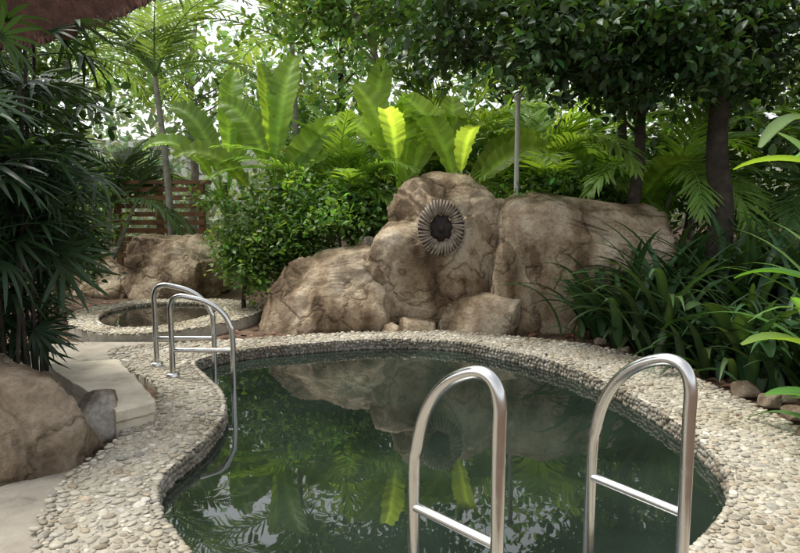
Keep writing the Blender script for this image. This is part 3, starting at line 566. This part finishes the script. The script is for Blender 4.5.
# strap plants in the right bed
sp=[(600,345,6.9),(630,348,6.5),(660,350,6.2),(700,362,5.7),(735,368,5.5),(770,380,5.2),(800,385,5.0),(640,325,7.0),(665,328,6.9),(705,335,6.6),(745,345,6.2),(790,350,5.9),(840,380,5.2),(830,340,6.3),(690,300,7.2),(750,310,7.2),(810,320,7.0),(665,300,7.2),(720,320,6.9),(770,330,6.5)]
for i,(px,py,yy) in enumerate(sp):
    q=D(px,py,yy+.25); far=yy>6.15; strapplant((q[0],yy+.25,float(hgt(q[0],yy))+.02),50 if far else 44,(1.35 if px>640 else 1.0) if far else .95,.085 if far else .075,'dark green strap-leaved plant in the planting bed',600+i,e_rng=(.75,1.5),bend=1.45,col=(.028,.06,.021),sp=.14,zr=.25 if far else 0)
strapplant((2.75,5.6,.1),10,.75,.16,'broad-leaved dark green plant near the pool edge',653,col=(.035,.08,.025),e_rng=(.5,1.3),bend=1.4,prof=pointy,zr=.3)
strapplant((3.05,4.5,.1),14,1.6,.07,'tall arching green dracaena with light blades',650,col=(.07,.15,.035),e_rng=(.9,1.45),bend=1.4)
strapplant((2.7,3.85,.05),11,.7,.11,'strap-leaved green plant near the pool edge',651,col=(.045,.10,.03),e_rng=(.3,1.2),bend=1.3,azr=(1.8,4.2))
strapplant((2.85,4.3,.1),13,1.0,.18,'tall green ginger with long bright leaves',652,col=(.09,.185,.04),e_rng=(.5,1.3),bend=1.1,azr=(1.6,4.6),prof=pointy,zr=1.8,mat=LEAF)
# ---------- litter ----------
rg=np.random.default_rng(9); n=2600; P=rg.uniform((-5,3),(5,9.5),(n,2)); ok=~inside(OUT,P[:,0],P[:,1])&~inside(OUT2,P[:,0],P[:,1])&~((P[:,0]<-1.2)&(P[:,1]<7)); P=P[ok]
P2=rg.uniform(OUT.min(0),OUT.max(0),(260,2)); P2=P2[inside(OUT,P2[:,0],P2[:,1])&~inside(IN,P2[:,0],P2[:,1])&((P2[:,0]>1.6)|(P2[:,1]>5.5))][:45]; n1=len(P); P=np.vstack([P,P2]); n=len(P)
z=hgt(P[:,0],P[:,1])+.025; z[n1:]=.022
pos=np.column_stack([P,z]); a=rg.uniform(0,6.28,n); sz=rg.uniform(.05,.12,n); sz[n1:]*=.5; b=B()
inst(b,OVAL[0],OVAL[1],frames(np.stack([np.cos(a),np.sin(a),rg.normal(0,.2,n)*(np.arange(n)<n1)],1),rg.normal(0,.3,(n,3))+np.array([0,0,1])),pos,np.repeat(sz[:,None],3,1),vcol(rg,(.2,.105,.06),n,.4))
o=b.obj('leaf_litter',LITTER); o['kind']='stuff'; o['label']='dry brown fallen leaves on the soil'; o['category']='leaf litter'
# ---------- far foliage ----------
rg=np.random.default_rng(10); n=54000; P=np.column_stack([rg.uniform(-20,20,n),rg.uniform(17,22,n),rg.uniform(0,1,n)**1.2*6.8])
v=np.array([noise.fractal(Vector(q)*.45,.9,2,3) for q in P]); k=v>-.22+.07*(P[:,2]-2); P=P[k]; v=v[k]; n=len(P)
C=vcol(rg,(.32,.40,.24),n,.2)*np.clip(1+v*.9,.6,1.5)[:,None]  # distance haze painted in: leaf colour made paler, no real haze volume
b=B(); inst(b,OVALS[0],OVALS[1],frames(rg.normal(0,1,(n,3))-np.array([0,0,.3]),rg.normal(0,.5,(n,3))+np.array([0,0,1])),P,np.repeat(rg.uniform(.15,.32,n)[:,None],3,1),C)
o=b.obj('distant_foliage',FARM); o['kind']='stuff'; o['label']='far-off mass of green garden foliage'; o['category']='foliage'
# ---------- built things ----------
def box(c,s):
    V=np.array([(x,y,z) for x in (-.5,.5) for y in (-.5,.5) for z in (-.5,.5)])*np.array(s)+np.array(c)
    return V,np.array([(0,1,3,2),(4,6,7,5),(0,4,5,1),(2,3,7,6),(0,2,6,4),(1,5,7,3)])
e=empty('garden_hall',(0,27,0)); top(e,'long white panelled garden hall wall behind the trees','building')
o=mk('panel_wall',[box((0,0,1.7),(50,.2,3.4))],WHITE,smooth=False); o.parent=e
o=mk('frame',[box((-24+i*2,-.14,1.7),(.12,.06,3.4)) for i in range(25)]+[box((0,-.19,z),(50,.03,.1)) for z in (.9,2.6)],surf('grey_frame',[(.3,(.4,.4,.4)),(.7,(.5,.5,.5))]),smooth=False); o.parent=e
q=D(160,212,12.5); e=empty('wooden_fence',(q[0],12.5,.3)); top(e,'brown slatted wooden fence behind the sandstone boulder','fence')
o=mk('post',[box((0,0,.55),(.1,.1,1.5))],WOOD,smooth=False); o.parent=e; o.location=(-.75,0,0)
for xx in (0,.75):
    o2=o.copy(); sc.collection.objects.link(o2); o2.parent=e; o2.location=(xx,0,0)
o=mk('slats',[box((0,-.07,.05+i*.145),(1.6,.03,.085)) for i in range(9)],WOOD,smooth=False); o.parent=e
o=mk('top_rail',[box((0,-.0,1.34),(1.8,.16,.07))],WOOD,smooth=False); o.parent=e
q=D(516,205,8.7)
e=empty('garden_pole',(q[0],8.7,.2)); top(e,'thin grey white metal pole among banana plants','pole')
V,Fa=tube(np.array([(0,0,-.2),(0,0,1),(0,0,2.4)]),.03,12); o=mk('shaft',[(V,Fa)],POLEM); o.parent=e
V,Fa=tube(np.array([(0,0,2.4),(0,0,2.42),(0,0,2.45),(0,0,2.47)]),np.array([.04,.05,.04,.004]),12); o=mk('cap',[(V,Fa)],POLEM); o.parent=e
# thatched hut roof
A=D(-60,56,4.2); Bp=D(160,-4,5.6); e=empty('hut',(-3.5,4.6,0)); top(e,'thatched hut with reddish brown eave','hut')
rg=np.random.default_rng(12); el=np.array([-3.5,4.6,0]); b=B()
E0=A.copy(); E1=Bp.copy(); up=np.array([-1.6,-.6,1.1]); n=60
t=np.linspace(0,1,n); sag=-.09*np.sin(np.pi*t); Le=E0+(E1-E0)*t[:,None]+np.column_stack([t*0,t*0,sag]); jag=np.array([noise.fractal(Vector((x*9,0,3)),.6,2,4) for x in t])*.03
rowsR=[Le+up*.9+np.array([0,0,-.3]),Le+np.column_stack([t*0,t*0,jag-.01]),Le+np.column_stack([t*0+.02,t*0,jag+.03]),Le+np.column_stack([t*0,t*0,jag*0+.3]),Le+up+np.array([0,0,.3])]
o=mk('roof',[(np.concatenate(rowsR)-el,grid_faces(5,n))],THATCH,smooth=False); o.parent=e
n=2600; t=rg.random(n); u=rg.random(n); pos=E0+(E1-E0)*t[:,None]+up*(u[:,None]**2)*.5+np.column_stack([np.full(n,.015),np.zeros(n),.05+.25*u-.09*np.sin(np.pi*t)])-el
d=np.array([.25,0,-1.])[None]+rg.normal(0,.12,(n,3)); inst(b,BLADE[0],BLADE[1],frames(d,np.tile([.6,-1,.3],(n,1))+rg.normal(0,.3,(n,3))),pos,np.column_stack([np.full(n,.02),rg.uniform(.04,.08,n),rg.uniform(.02,.04,n)]),vcol(rg,(.15,.075,.052),n,.35))
o=b.obj('thatch_fringe',LITTER); o.parent=e
V,Fa=tube(np.array([(0,0,0),(0,0,1.3),(0,0,2.75)]),.07,12); o=mk('post',[(V,Fa)],WOOD); o.parent=e
